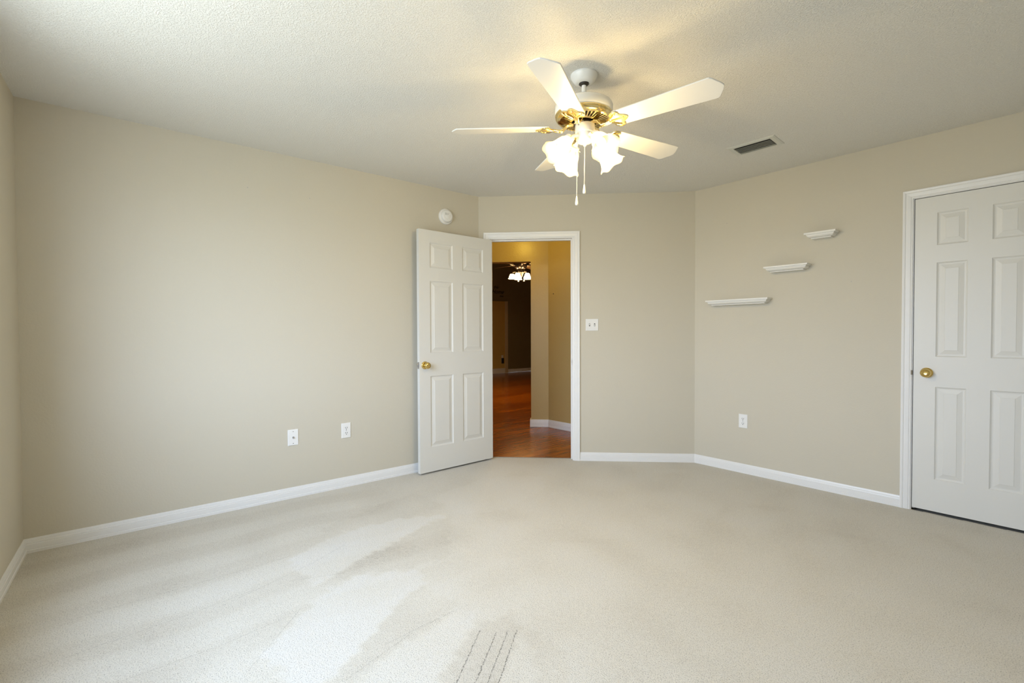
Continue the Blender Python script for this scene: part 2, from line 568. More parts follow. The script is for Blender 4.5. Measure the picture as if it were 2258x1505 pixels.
def carpet():
    s = 0.0085
    xs = np.arange(-0.02, XB + 0.03, s)
    ys = np.arange(-L - 0.01, C3.y + 0.03, s)
    X, Y = np.meshgrid(xs, ys, indexing='ij')
    # inside test: room polygon plus the doorway strip
    def half(p, nrm, off=0.0):
        return (X - p.x) * nrm.x + (Y - p.y) * nrm.y > -off
    doorway = ((X * cd.x + Y * cd.y) > 0.098) & ((X * cd.x + Y * cd.y) < 0.866)
    offc = np.where(doorway, 0.062, 0.0)
    ins = half(C1, Vector((1, 0)), 0.008) & ((X * cn.x + Y * cn.y) > -offc - 0.008) & half(C2, rn, 0.008)
    ins &= (X < XB + 0.008) & (Y > -L - 0.008)
    ins |= doorway & ((X * cn.x + Y * cn.y) > -0.062) & ((X * cn.x + Y * cn.y) < 0.2)
    rng = np.random.default_rng(4)
    pile = np.full(X.shape, 0.5)
    # broad soft variation
    for k in range(26):
        ax_, ph_ = rng.uniform(0, PI), rng.uniform(0, 2 * PI)
        fr = rng.uniform(1.5, 9)
        pile += 0.010 * np.sin(fr * (X * math.cos(ax_) + Y * math.sin(ax_)) * 2 + ph_)
    # nap strokes on the left half, plus a painted dimming against strong window light
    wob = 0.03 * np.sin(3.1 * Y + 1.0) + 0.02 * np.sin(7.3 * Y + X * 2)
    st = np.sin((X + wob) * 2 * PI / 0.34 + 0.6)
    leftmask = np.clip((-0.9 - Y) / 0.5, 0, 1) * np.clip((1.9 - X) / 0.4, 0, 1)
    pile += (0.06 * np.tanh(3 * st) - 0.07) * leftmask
    def polydist(pts):
        d = np.full(X.shape, 9.0)
        inside = np.zeros(X.shape, bool)
        n = len(pts)
        jx = 0.012 * np.sin(X * 47 + Y * 31) + 0.008 * np.sin(Y * 83 - X * 59)
        jy = 0.012 * np.sin(Y * 41 - X * 37) + 0.008 * np.sin(X * 91 + Y * 13)
        PX, PY = X + jx, Y + jy
        for i in range(n):
            x1, y1 = pts[i]
            x2, y2 = pts[(i + 1) % n]
            dx, dy = x2 - x1, y2 - y1
            t = np.clip(((PX - x1) * dx + (PY - y1) * dy) / (dx * dx + dy * dy), 0, 1)
            d = np.minimum(d, np.hypot(PX - x1 - t * dx, PY - y1 - t * dy))
            c = ((y1 > PY) != (y2 > PY)) & (PX < (x2 - x1) * (PY - y1) / ((y2 - y1) or 1e-9) + x1)
            inside ^= c
        return np.where(inside, d, -d)
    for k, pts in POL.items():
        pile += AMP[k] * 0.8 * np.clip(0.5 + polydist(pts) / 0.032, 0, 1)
    # scuffs on the right half
    for k in range(34):
        cx_, cy_ = rng.uniform(1.0, 4.2), rng.uniform(-1.2, 1.5)
        a_ = rng.uniform(0, PI)
        l_, w_ = rng.uniform(0.08, 0.25), rng.uniform(0.03, 0.09)
        u = (X - cx_) * math.cos(a_) + (Y - cy_) * math.sin(a_)
        v = -(X - cx_) * math.sin(a_) + (Y - cy_) * math.cos(a_)
        pile += rng.choice([-0.055, -0.07, 0.03]) * np.exp(-(u / l_) ** 2 - (v / w_) ** 2)
    pile += rng.normal(0, 0.035, X.shape)
    z = 0.0012 * np.sin(X * 5 + 1) * np.sin(Y * 4)
    z = z * 0 + 0.0
    nx, ny = X.shape
    cell = ins[:-1, :-1] & ins[1:, :-1] & ins[1:, 1:] & ins[:-1, 1:]
    idx = np.arange(nx * ny).reshape(nx, ny)
    quads = np.stack([idx[:-1, :-1][cell], idx[1:, :-1][cell], idx[1:, 1:][cell], idx[:-1, 1:][cell]], 1)
    used = np.unique(quads)
    remap = np.full(nx * ny, -1)
    remap[used] = np.arange(len(used))
    quads = remap[quads]
    co = np.stack([X.ravel()[used], Y.ravel()[used], np.zeros(len(used))], 1).astype(np.float32)
    me = bpy.data.meshes.new('floor')
    me.vertices.add(len(co))
    me.vertices.foreach_set('co', co.ravel())
    nq = len(quads)
    me.loops.add(nq * 4)
    me.loops.foreach_set('vertex_index', quads.ravel().astype(np.int32))
    me.polygons.add(nq)
    me.polygons.foreach_set('loop_start', (np.arange(nq) * 4).astype(np.int32))
    me.polygons.foreach_set('loop_total', np.full(nq, 4, np.int32))
    a = me.attributes.new('pile', 'FLOAT', 'POINT')
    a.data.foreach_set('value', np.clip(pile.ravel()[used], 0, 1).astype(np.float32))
    me.update(calc_edges=True)
    me.validate()
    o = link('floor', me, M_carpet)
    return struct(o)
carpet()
# sub-floor slab below, also carries the hall boards
bm = bmesh.new()
prism(bm, [Vector((-7.6, -3.4)), Vector((4.8, -3.4)), Vector((4.8, 8.4)), Vector((-7.6, 8.4))][::1], -0.12, -0.014)
struct(obj('floor_slab', bm, M_outside))
# pale edge strip where the carpet meets the boards
def cpt(u, out):
    return C1 + cd * u - cn * out
bm = bmesh.new()
prism(bm, [cpt(.106, .058), cpt(.864, .058), cpt(.864, .068), cpt(.106, .068)], -0.010, 0.0035)
struct(obj('trim_threshold', bm, M_carpet))
# hall boards
bm = bmesh.new()
P_ = Vector((-0.816, 1.345))
Q_ = Vector((-0.665, 1.502))
hd = (Q_ - P_).normalized()
hn = Vector((-hd.y, hd.x))            # away from the bedroom
prism(bm, [cpt(-0.12, .12) + Vector((0, 0)), cpt(0.104, .12), cpt(.104, .066), cpt(.866, .066), cpt(.866, .12), cpt(2.1, .12),
           Vector((1.3, 8.0)), Vector((-7.3, 8.0)), Vector((-7.3, -0.12)), Vector((-0.2, -0.12))], -0.012, -0.002)
struct(obj('floor_hall', bm, M_wood))

# ------------------------------------------------------------------ baseboards and casings
BASE = [(0.0, 0.0), (0.013, 0.0), (0.013, 0.015), (0.0105, 0.017), (0.011, 0.019), (0.0105, 0.046), (0.0085, 0.048), (0.0095, 0.051),
        (0.0075, 0.060), (0.0055, 0.062), (0.006, 0.064), (0.003, 0.0755), (0.0, 0.0765)]
def sweep(bm, prof, path, closed=False, flip=False):
    """prof: (offset to the room side, height); path: 2D points; room is to the right of travel"""
    n = len(path)
    rings = []
    for i, p in enumerate(path):
        if i == 0:
            d = (path[1] - p).normalized(); b = Vector((d.y, -d.x)); s = 1
        elif i == n - 1:
            d = (p - path[i - 1]).normalized(); b = Vector((d.y, -d.x)); s = 1
        else:
            d1 = (p - path[i - 1]).normalized(); d2 = (path[i + 1] - p).normalized()
            n1 = Vector((d1.y, -d1.x)); n2 = Vector((d2.y, -d2.x))
            b = (n1 + n2).normalized(); s = 1 / b.dot(n1)
        rings.append([bm.verts.new((p.x + b.x * o * s, p.y + b.y * o * s, z)) for o, z in prof])
    for a, b in zip(rings, rings[1:]):
        for i in range(len(prof)):
            j = (i + 1) % len(prof)
            bm.faces.new((a[i], a[j], b[j], b[i]))
    bm.faces.new(rings[0][::-1])
    bm.faces.new(rings[-1])
def baseboard(name, a, b, mitre_a=None, mitre_b=None, prof=BASE):
    """one straight run, mitred against neighbouring runs given by the previous / next point"""
    bm = bmesh.new()
    d = (b - a).normalized()
    n1 = Vector((d.y, -d.x))
    rings = []
    for p, other, sgn in ((a, mitre_a, -1), (b, mitre_b, 1)):
        if other is None:
            bb, s = n1, 1
        else:
            d2 = (other - p).normalized() if sgn == 1 else (p - other).normalized()
            n2 = Vector((d2.y, -d2.x))
            bb = (n1 + n2).normalized(); s = 1 / bb.dot(n1)
        rings.append([bm.verts.new((p.x + bb.x * o * s, p.y + bb.y * o * s, z)) for o, z in prof])
    for i in range(len(prof)):
        j = (i + 1) % len(prof)
        bm.faces.new((rings[0][i], rings[0][j], rings[1][j], rings[1][i]))
    bm.faces.new(rings[0][::-1])
    bm.faces.new(rings[1])
    return struct(obj(name, bm, M_trim))
baseboard('baseboard_near', C4, C0, None, C1)
baseboard('baseboard_left', C0, C1 - Vector((0, 0.03)), C4, None)
CAS = 0.057
baseboard('baseboard_entry', C1 + cd * (0.8750 + CAS), C2, None, C3)
baseboard('baseboard_right', C2, C2 + rd * (1.5 - 0.048), C1, None)
# casing profile: across from the inner edge (0) to the outer edge (1), thickness
CP = [(0.0, 0.0), (0.0, 0.008), (0.10, 0.0095), (0.16, 0.0085), (0.22, 0.0115), (0.60, 0.0135), (0.68, 0.0125), (0.74, 0.016), (0.90, 0.0175), (1.0, 0.0155), (1.0, 0.0)]
def casing(name, frame, u0, u1, z1, width, z0=0.0):
    """mitred casing swept up, across and down around an opening"""
    o, a = frame
    bm = bmesh.new()
    corners = [(u0, z0, -1, 0), (u0, z1, -1, 1), (u1, z1, 1, 1), (u1, z0, 1, 0)]
    rings = []
    for (u, z, su, sz) in corners:
        rings.append([bm.verts.new((u + su * w * width, -t, z + sz * w * width)) for w, t in CP])
    for p, q in zip(rings, rings[1:]):
        for i in range(len(CP)):
            j = (i + 1) % len(CP)
            bm.faces.new((p[i], p[j], q[j], q[i]))
    bm.faces.new(rings[0]); bm.faces.new(rings[-1][::-1])
    ob = obj(name, bm, M_trim)
    ob.location = (o.x, o.y, 0)
    ob.rotation_euler = (0, 0, a)
    return struct(ob)
casing('trim_1', FC, 0.1050, 0.8750, 2.048, CAS)
casing('trim_2', FR, 1.500, 2.122, 2.0465, 0.052)
# jamb and stop of the entry doorway
def jamb(name, frame, u0, u1, z1, stop_y0, stop_y1, depth=WT, th=0.016):
    bm = bmesh.new()
    box(bm, u0 - th, u0, 0.0, depth, 0, z1 + th)
    box(bm, u1, u1 + th, 0.0, depth, 0, z1 + th)
    box(bm, u0, u1, 0.0, depth, z1, z1 + th)
    st = 0.011
    box(bm, u0, u0 + st, stop_y0, stop_y1, 0, z1 - st)
    box(bm, u1 - st, u1, stop_y0, stop_y1, 0, z1 - st)
    box(bm, u0, u1, stop_y0, stop_y1, z1 - st, z1)
    ob = obj(name, bm, M_trim)
    o, a = frame
    ob.location = (o.x, o.y, 0)
    ob.rotation_euler = (0, 0, a)
    return struct(ob)
j1 = jamb('trim_3', FC, 0.1065, 0.8635, 2.0435, 0.040, 0.075)
j2 = jamb('trim_4', FR, 1.5045, 2.1175, 2.0425, 0.042, 0.075)
# strike plate on the right jamb of the entry
bm = bmesh.new()
box(bm, 0.8620, 0.8634, 0.006, 0.032, 0.880, 0.940)
obj('strike_plate', bm, M_steel, j1)
bm = bmesh.new()
box(bm, 0.8612, 0.8621, 0.012, 0.024, 0.896, 0.924)
obj('strike_hole', bm, M_dark, j1)
bm = bmesh.new()
box(bm, 1.497, 1.5035, -0.0125, 0.006, 0.893, 0.922)
obj('strike_plate', bm, mat('aged_brass', (0.16, 0.13, 0.09), 0.45, metal=0.7, noise=(60, 0.1)), j2)

# ------------------------------------------------------------------ six-panel doors
def panel_door(w, h, t, cols, rows):
    """slab with moulded panels on both faces; x 0..w, y 0 (front)..t, z 0..h"""
    bm = bmesh.new()
    xs = sorted({0, w} | {c for r in cols for c in r})
    zs = sorted({0, h} | {c for r in rows for c in r})
    def face(y, s):
        vd = {}
        def V(x, z, yy=0.0):
            k = (round(x, 5), round(z, 5), round(yy, 5))
            if k not in vd:
                vd[k] = bm.verts.new((x, y + s * yy, z))
            return vd[k]
        for x0, x1 in zip(xs, xs[1:]):
            for z0, z1 in zip(zs, zs[1:]):
                if (x0, x1) in cols and (z0, z1) in rows:
                    rings = [(0, 0), (0.003, 0.004), (0.009, 0.0075), (0.015, 0.008), (0.018, 0.0075), (0.040, 0.0022), (0.0415, 0.0008)]
                    prev = None
                    for ins, dp in rings:
                        q = [V(x0 + ins, z0 + ins, dp), V(x1 - ins, z0 + ins, dp), V(x1 - ins, z1 - ins, dp), V(x0 + ins, z1 - ins, dp)]
                        if prev:
                            for i in range(4):
                                j = (i + 1) % 4
                                bm.faces.new((prev[i], prev[j], q[j], q[i]))
                        prev = q
                    bm.faces.new(prev)
                else:
                    bm.faces.new((V(x0, z0), V(x1, z0), V(x1, z1), V(x0, z1)))
    face(0, 1)
    face(t, -1)
    bm.verts.ensure_lookup_table()
    # edges of the slab
    for (xa, za, xb, zb) in ((0, 0, w, 0), (w, 0, w, h), (w, h, 0, h), (0, h, 0, 0)):
        v = [bm.verts.new(c) for c in ((xa, 0, za), (xb, 0, zb), (xb, t, zb), (xa, t, za))]
        bm.faces.new(v)
    bmesh.ops.remove_doubles(bm, verts=bm.verts, dist=1e-5)
    return bm
ROWS = [(0.206, 0.804), (0.998, 1.600), (1.710, 1.918)]

def knob(bm, r=0.027, ln=0.062):
    m = axis_mtx((0, 0, 0), (0, -1, 0))
    lathe(bm, [(0.010, 0.004), (0.010, 0.022), (0.013, 0.027), (0.021, 0.032), (r, 0.041), (r + 0.0005, 0.048), (0.0245, 0.056),
               (0.020, 0.0595), (0.014, ln), (0.012, ln - 0.0015), (0.008, ln - 0.002)], 40, m)
def rosette(bm):
    m = axis_mtx((0, 0, 0), (0, -1, 0))
    lathe(bm, [(0.0325, 0.0), (0.0325, 0.003), (0.030, 0.006), (0.024, 0.0085), (0.016, 0.010), (0.012, 0.010)], 40, m)

# open entry door
LF = Vector((0.124, -0.679)); LH = Vector((0.096, 0.078))
ld = (LH - LF).normalized()
W1, D_T = 0.762, 0.035
bm = panel_door(W1, 2.020, D_T, [(0.104, 0.330), (0.431, 0.657)], ROWS)
d1 = obj('door_1', bm, M_door)
d1.location = (LF.x, LF.y, 0.015)
d1.rotation_euler = (0, 0, az(ld))
struct(d1)
d1['label'] = 'white six-panel door standing open against the left wall'
bm = bmesh.new(); knob(bm)
k = obj('doorknob', bm, M_knob, d1, True); k.location = (0.050, 0, 0.897)
k['label'] = 'round polished brass knob'
bm = bmesh.new(); rosette(bm)
obj('rosette', bm, M_knob, k, True)
bm = bmesh.new(); knob(bm)
k = obj('doorknob', bm, M_knob, d1, True); k.location = (0.050, D_T, 0.897); k.rotation_euler = (0, 0, PI)
bm = bmesh.new(); rosette(bm)
obj('rosette', bm, M_knob, k, True)
bm = bmesh.new()
box(bm, -0.0016, 0.0, 0.005, 0.030, -0.028, 0.028)
lp = obj('latch_plate', bm, M_steel, d1, bevel=0.0006); lp.location = (0, 0, 0.897)
bm = bmesh.new()
box(bm, -0.012, -0.0016, 0.011, 0.024, -0.010, 0.010)
obj('latch_bolt', bm, M_steel, lp, bevel=0.003)
for z in (0.18, 1.0, 1.80):
    bm = bmesh.new()
    lathe(bm, [(0.0055, 0.0), (0.0055, 0.088), (0.003, 0.092)], 16)
    hg = obj('hinge', bm, M_brass, d1, True); hg.location = (W1 + 0.003, D_T + 0.005, z)
# closed closet door
bm = panel_door(0.606, 2.022, D_T, [(0.108, 0.251), (0.355, 0.498)], ROWS)
d2 = obj('door_2', bm, M_door)
loc, a = onwall(FR, 1.508, 0.0)
inn = Vector((-math.sin(a), math.cos(a)))
d2.location = (loc[0] + inn.x * 0.003, loc[1] + inn.y * 0.003, 0.0165)
d2.rotation_euler = (0, 0, a)
struct(d2)
d2['label'] = 'closed white six-panel closet door in the right wall'
bm = bmesh.new(); knob(bm)
k = obj('doorknob', bm, M_knob, d2, True); k.location = (0.066, 0, 0.893)
bm = bmesh.new(); rosette(bm)
obj('rosette', bm, M_knob, k, True)

# ------------------------------------------------------------------ electrical plates
def bev_plate(bm, w, h, t=0.006, b=0.004):
    rings = []
    for ins, y in ((0, 0), (0, -t * 0.4), (b * 0.4, -t * 0.8), (b, -t)):
        rings.append([bm.verts.new((sx * (w / 2 - ins), y, sz * (h / 2 - ins))) for sx, sz in ((-1, -1), (1, -1), (1, 1), (-1, 1))])
    for p, q in zip(rings, rings[1:]):
        for i in range(4):
            bm.faces.new((p[i], p[(i + 1) % 4], q[(i + 1) % 4], q[i]))
    bm.faces.new(rings[0][::-1]); bm.faces.new(rings[-1])
def screw(parent, x, z, y=-0.006, r=0.0032, m=None):
    bm = bmesh.new()
    lathe(bm, [(r, 0), (r, 0.0008), (r * 0.6, 0.0013)], 14, axis_mtx((x, y, z), (0, -1, 0)))
    return obj('screw', bm, m or M_screw, parent, True)
def duplex(frame, u, z, label):
    loc, a = onwall(frame, u, z)
    t = thing('wall_outlet', label, 'outlet', loc, a, 'duplex outlets on the bedroom walls')
    bm = bmesh.new(); bev_plate(bm, 0.071, 0.115)
    obj('cover_plate', bm, M_plate, t)
    for s in (1, -1):
        bm = bmesh.new()
        pts = []
        for i in range(28):
            q = 2 * PI * i / 28
            pts.append((max(-0.0165, min(0.0165, 0.0185 * math.cos(q))), max(-0.0135, min(0.0135, 0.0165 * math.sin(q)))))
        va = [bm.verts.new((x, -0.006, zz + s * 0.0195)) for x, zz in pts]
        vb = [bm.verts.new((x, -0.0078, zz + s * 0.0195)) for x, zz in pts]
        bm.faces.new(vb)
        for i in range(28):
            bm.faces.new((va[i], va[(i + 1) % 28], vb[(i + 1) % 28], vb[i]))
        rc = obj('receptacle', bm, M_plate, t)
        bm = bmesh.new()
        zc = s * 0.0195
        box(bm, -0.0078, -0.0050, -0.0084, -0.0078, zc - 0.002, zc + 0.0075)
        box(bm, 0.0050, 0.0078, -0.0084, -0.0078, zc - 0.002, zc + 0.0075)
        lathe(bm, [(0.0030, 0), (0.0030, 0.0006)], 14, axis_mtx((0, -0.0078, zc - 0.0085), (0, -1, 0)))
        obj('slot', bm, M_dark, rc)
    screw(t, 0, 0)
    return t
duplex(FL, -1.243, 0.434, 'white duplex power outlet low on the left wall near the open door')
duplex(FR, 0.426, 0.434, 'white duplex power outlet low on the right wall below the floating shelves')
loc, a = onwall(FL, -1.622, 0.434)
t = thing('coax_wall_plate', 'white cable jack plate with one round metal connector on the left wall', 'wall plate', loc, a)
bm = bmesh.new(); bev_plate(bm, 0.071, 0.115)
obj('cover_plate', bm, M_plate, t)
bm = bmesh.new()
lathe(bm, [(0.0075, 0), (0.0075, 0.003), (0.0048, 0.003), (0.0048, 0.010), (0.003, 0.010)], 20, axis_mtx((0, -0.006, 0), (0, -1, 0)))
obj('connector', bm, M_steel, t, True)
screw(t, 0, 0.042); screw(t, 0, -0.042)
loc, a = onwall(FC, 1.0435, 1.249)
t = thing('light_switch', 'white double toggle light switch beside the open doorway', 'light switch', loc, a)
bm = bmesh.new(); bev_plate(bm, 0.115, 0.108)
obj('cover_plate', bm, M_plate, t)
for x, up in ((-0.023, 1), (0.023, -1)):
    bm = bmesh.new()
    box(bm, x - 0.0055, x + 0.0055, -0.0064, -0.006, -0.0125, 0.0125)
    obj('toggle_slot', bm, M_dark, t)
    bm = bmesh.new()
    z0, z1 = (0.001, 0.010) if up == 1 else (-0.010, -0.001)
    v = [bm.verts.new(c) for c in ((x - .004, -.0062, -.006), (x + .004, -.0062, -.006), (x + .004, -.0062, .006), (x - .004, -.0062, .006),
                                   (x - .0034, -.017, z0), (x + .0034, -.017, z0), (x + .0034, -.017, z1), (x - .0034, -.017, z1))]
    for fc in ((0, 1, 5, 4), (1, 2, 6, 5), (2, 3, 7, 6), (3, 0, 4, 7), (4, 5, 6, 7), (3, 2, 1, 0)):
        bm.faces.new([v[i] for i in fc])
    obj('toggle', bm, M_plate, t)
    screw(t, x, 0.030, m=M_plate); screw(t, x, -0.030, m=M_plate)

# small nail holes left in the walls
for frame, wname, u, z in ((FR, 'wall_right', 0.2834, 2.1038), (FR, 'wall_right', 1.1649, 1.5346), (FL, 'wall_left', -1.8871, 2.1674), (FL, 'wall_left', -1.4883, 2.1645)):
    bm = bmesh.new()
    lathe(bm, [(0.0028, -0.0002), (0.0028, 0.0006), (0.0012, 0.0002)], 10, axis_mtx((0, 0, 0), (0, -1, 0)))
    nh = obj('nail_hole', bm, M_screw, bpy.data.objects[wname], True)
    loc, a = onwall(frame, u, z)
    nh.location = loc; nh.rotation_euler = (0, 0, a)
# ------------------------------------------------------------------ smoke detector on the left wall
loc, a = onwall(FL, -0.351, 2.203)
t = thing('smoke_detector', 'round white smoke detector high on the left wall above the open door', 'smoke detector', loc, a)
bm = bmesh.new()
m = axis_mtx((0, 0, 0), (0, -1, 0))
lathe(bm, [(0.070, 0), (0.070, 0.008), (0.066, 0.013), (0.056, 0.016)], 56, m)
obj('mounting_base', bm, M_plate, t, True)
bm = bmesh.new()
lathe(bm, [(0.054, 0.016), (0.054, 0.030), (0.051, 0.037), (0.044, 0.042), (0.030, 0.044), (0.028, 0.0435), (0.026, 0.045), (0.004, 0.0465)], 56, m)
hs = obj('housing', bm, M_plate, t, True)
bm = bmesh.new()
for i in range(4):
    box(bm, -0.026 + i * 0.009, -0.0235 + i * 0.009, -0.0462, -0.0425, 0.004, 0.024 - i * 0.002)
obj('sounder_slots', bm, mat('grey_slots', (0.35, 0.35, 0.32), 0.6, noise=(40, .1)), hs)
bm = bmesh.new()
lathe(bm, [(0.007, 0.044), (0.007, 0.0475), (0.005, 0.0485)], 20, m @ Matrix.Translation((0.018, 0.016, 0)))
obj('test_button', bm, M_plate, hs, True)

# ------------------------------------------------------------------ floating shelves
def shelf(u0, u1, ztop, label):
    d = 0.100
    w = u1 - u0
    loc, a = onwall(FR, (u0 + u1) / 2, ztop)
    t = thing('floating_shelf', label, 'shelf', loc, a, 'white floating shelves on the right wall')
    def loft(bm, prof):
        rings = []
        for ins, dp, z in prof:
            rings.append([bm.verts.new(c) for c in ((-w / 2 + ins, 0, z), (-w / 2 + ins, -dp, z), (w / 2 - ins, -dp, z), (w / 2 - ins, 0, z))])
        for p, q in zip(rings, rings[1:]):
            for i in range(4):
                bm.faces.new((p[i], p[(i + 1) % 4], q[(i + 1) % 4], q[i]))
        bm.faces.new(rings[0]); bm.faces.new(rings[-1][::-1])
    bm = bmesh.new()
    loft(bm, [(0.001, d - 0.001, 0), (0, d, -0.0015), (0, d, -0.0115), (0.001, d - 0.001, -0.013)])
    obj('shelf_board', bm, M_shelf, t)
    bm = bmesh.new()
    pr = [(0.010, d - 0.010, -0.013), (0.010, d - 0.010, -0.017), (0.014, d - 0.014, -0.018)]
    for i in range(1, 9):
        q = i / 8 * PI / 2
        pr.append((0.014 + 0.026 * (1 - math.cos(q)) , d - 0.014 - 0.030 * (1 - math.cos(q)), -0.018 - 0.019 * math.sin(q)))
    pr += [(0.036, d - 0.040, -0.038), (0.036, d - 0.040, -0.043), (0.038, d - 0.042, -0.044)]
    loft(bm, pr)
    obj('crown_moulding', bm, M_shelf, t)
    return t
shelf(0.893, 1.0915, 1.906, 'shortest white crown-moulded floating shelf, the topmost of the three on the right wall')
shelf(0.6135, 0.9165, 1.688, 'white crown-moulded floating shelf of middle length, between the other two')
shelf(0.1440, 0.6450, 1.449, 'longest white crown-moulded floating shelf, the lowest of the three and nearest the doorway')

# ------------------------------------------------------------------ ceiling vent
vc = Vector((2.128, 0.812)); va_ = R(4.0)
t = thing('ceiling_vent', 'beige metal air vent with curved louvers in the ceiling', 'vent', (vc.x, vc.y, H), va_)
bm = bmesh.new()
W, D, wi, di = 0.150, 0.098, 0.116, 0.066
rings = []
for (hx, hy, z) in ((W, D, 0.0), (W, D, -0.003), (W - 0.012, D - 0.012, -0.007), (wi, di, -0.007), (wi, di, 0.0)):
    rings.append([bm.verts.new((sx * hx, sy * hy, z)) for sx, sy in ((-1, -1), (1, -1), (1, 1), (-1, 1))])
for p, q in zip(rings, rings[1:]):
    for i in range(4):
        bm.faces.new((p[i], p[(i + 1) % 4], q[(i + 1) % 4], q[i]))
obj('frame', bm, M_vent, t)
bm = bmesh.new()
box(bm, -wi, wi, -di, di, -0.0012, -0.0002)
obj('duct_opening', bm, M_dark, t)
for k in range(6):
    yc = -di + 0.012 + k * 0.0215
    bm = bmesh.new()
    pr = []
    for i in range(7):
        q = i / 6 * R(75)
        pr.append((yc + 0.014 * math.sin(q), -0.003 - 0.010 * (math.cos(q)) ))
    a0 = [bm.verts.new((-wi + 0.003, y, z)) for y, z in pr]
    a1 = [bm.verts.new((wi - 0.003, y, z)) for y, z in pr]
    b0 = [bm.verts.new((-wi + 0.003, y, z + 0.0009)) for y, z in pr]
    b1 = [bm.verts.new((wi - 0.003, y, z + 0.0009)) for y, z in pr]
    for p, q in ((a0, a1), (b0, b1)):
        for i in range(6):
            bm.faces.new((p[i], p[i + 1], q[i + 1], q[i]))
    for i in range(6):
        bm.faces.new((a0[i], a0[i + 1], b0[i + 1], b0[i])); bm.faces.new((a1[i], a1[i + 1], b1[i + 1], b1[i]))
    bm.faces.new((a0[0], a1[0], b1[0], b0[0])); bm.faces.new((a0[-1], a1[-1], b1[-1], b0[-1]))
    obj('louver', bm, M_louver, t, True)
for sx in (-1, 1):
    bm = bmesh.new()
    lathe(bm, [(0.004, 0), (0.004, 0.001), (0.002, 0.002)], 14, axis_mtx((sx * 0.132, 0, -0.007), (0, 0, -1)))
    obj('screw', bm, M_vent, t, True)

# ------------------------------------------------------------------ ceiling fan
def blade_outline(r0, r1, w0, w1):
    half = [(r0, w0 * 0.80), (r0 + 0.012, w0), (r1 - 0.040, w1), (r1 - 0.030, w1 * 0.86), (r1 - 0.018, w1 * 0.55), (r1 - 0.010, w1 * 0.38), (r1 - 0.002, w1 * 0.12), (r1, 0.0)]
    return half + [(x, -y) for x, y in half[-2::-1]]
def fan_light(parent, pos, watts, col, rad, name='bulb_light'):
    ld_ = bpy.data.lights.new(name, 'POINT')
    ld_.energy = watts
    ld_.color = col
    ld_.shadow_soft_size = rad
    lo = bpy.data.objects.new(name, ld_)
    COL.objects.link(lo)
    lo.parent = parent
    lo.location = pos
    return lo
def shade_mesh(s=1.0, ruffle=0.055, n=6):
    """fluted tulip glass, opening toward +z"""
    bm = bmesh.new()
    prof = [(0.020, 0.0), (0.022, 0.006), (0.027, 0.014), (0.033, 0.026), (0.037, 0.042), (0.040, 0.060), (0.044, 0.078), (0.051, 0.094), (0.060, 0.106), (0.066, 0.111)]
    def fl(k, a, r, z):
        q = k / (len(prof) - 1)
        fine = 0.014 * q * math.cos(32 * a)
        big = ruffle * q ** 3 * math.cos(n * a)
        return r * s * (1 + fine + big * 0.55), z * s + s * 0.004 * q ** 4 * math.cos(n * a)
    lathe(bm, prof, 96, None, False, False, fl)
    return bm

fx, fy = 2.0017, -0.7429
fan = thing('ceiling_fan', 'white five-blade ceiling fan with brass trim and lit tulip glass lights in the bedroom', 'ceiling fan', (fx, fy, H))
Z = lambda z: z - H                     # heights measured from the floor
bm = bmesh.new()
lathe(bm, [(0.066, Z(2.440)), (0.0668, Z(2.436)), (0.066, Z(2.432)), (0.061, Z(2.424)), (0.053, Z(2.412)), (0.045, Z(2.404)), (0.037, Z(2.400)), (0.026, Z(2.399)), (0.0255, Z(2.402))], 56)
obj('canopy', bm, M_fanwhite, fan, True)
Z = lambda z: z - H + 0.013
bm = bmesh.new()
lathe(bm, [(0.024, Z(2.392)), (0.0225, Z(2.384)), (0.018, Z(2.379)), (0.013, Z(2.377))], 32)
obj('hanger_ball', bm, M_black, fan, True)
bm = bmesh.new()
lathe(bm, [(0.0115, Z(2.388)), (0.0115, Z(2.305)), (0.019, Z(2.302)), (0.021, Z(2.290)), (0.021, Z(2.285))], 32)
obj('downrod', bm, M_fanwhite, fan, True)
bm = bmesh.new()
lathe(bm, [(0.02, Z(2.292)), (0.105, Z(2.290)), (0.128, Z(2.287)), (0.138, Z(2.281)), (0.1415, Z(2.272)), (0.1415, Z(2.240)), (0.136, Z(2.232)), (0.1, Z(2.231))], 72)
obj('motor_housing', bm, M_fanwhite, fan, True)
bm = bmesh.new()
box(bm, 0.05, 0.056, 0.018, 0.024, Z(2.286), Z(2.300))
obj('set_screw', bm, M_fanwhite, fan)
bm = bmesh.new()
lathe(bm, [(0.134, Z(2.237)), (0.1395, Z(2.235)), (0.1405, Z(2.231)), (0.137, Z(2.227)), (0.139, Z(2.223)), (0.136, Z(2.216)), (0.130, Z(2.211)), (0.125, Z(2.209))], 72, None, False, False)
obj('brass_band', bm, M_brass, fan, True)
bm = bmesh.new()
# vented brass plate: an inner and an outer ring joined by radial ribs over a black core
lathe(bm, [(0.126, Z(2.211)), (0.126, Z(2.207)), (0.119, Z(2.2045)), (0.117, Z(2.207))], 72, None, False, False)
lathe(bm, [(0.074, Z(2.202)), (0.073, Z(2.1975)), (0.062, Z(2.1965)), (0.060, Z(2.202))], 72, None, False, False)
NR = 40
for i in range(NR):
    a = 2 * PI * i / NR
    c_, s_ = math.cos(a), math.sin(a)
    h0, h1 = 0.0024, 0.0040
    v = []
    for r, h, z in ((0.072, h0, 2.1985), (0.120, h1, 2.206)):
        for sg in (-1, 1):
            for dz in (0, 0.005):
                v.append(bm.verts.new((r * c_ - sg * h * s_, r * s_ + sg * h * c_, Z(z + dz - 0.001))))
    for fc in ((0, 2, 6, 4), (1, 5, 7, 3), (0, 4, 5, 1), (2, 3, 7, 6)):
        bm.faces.new([v[k] for k in fc])
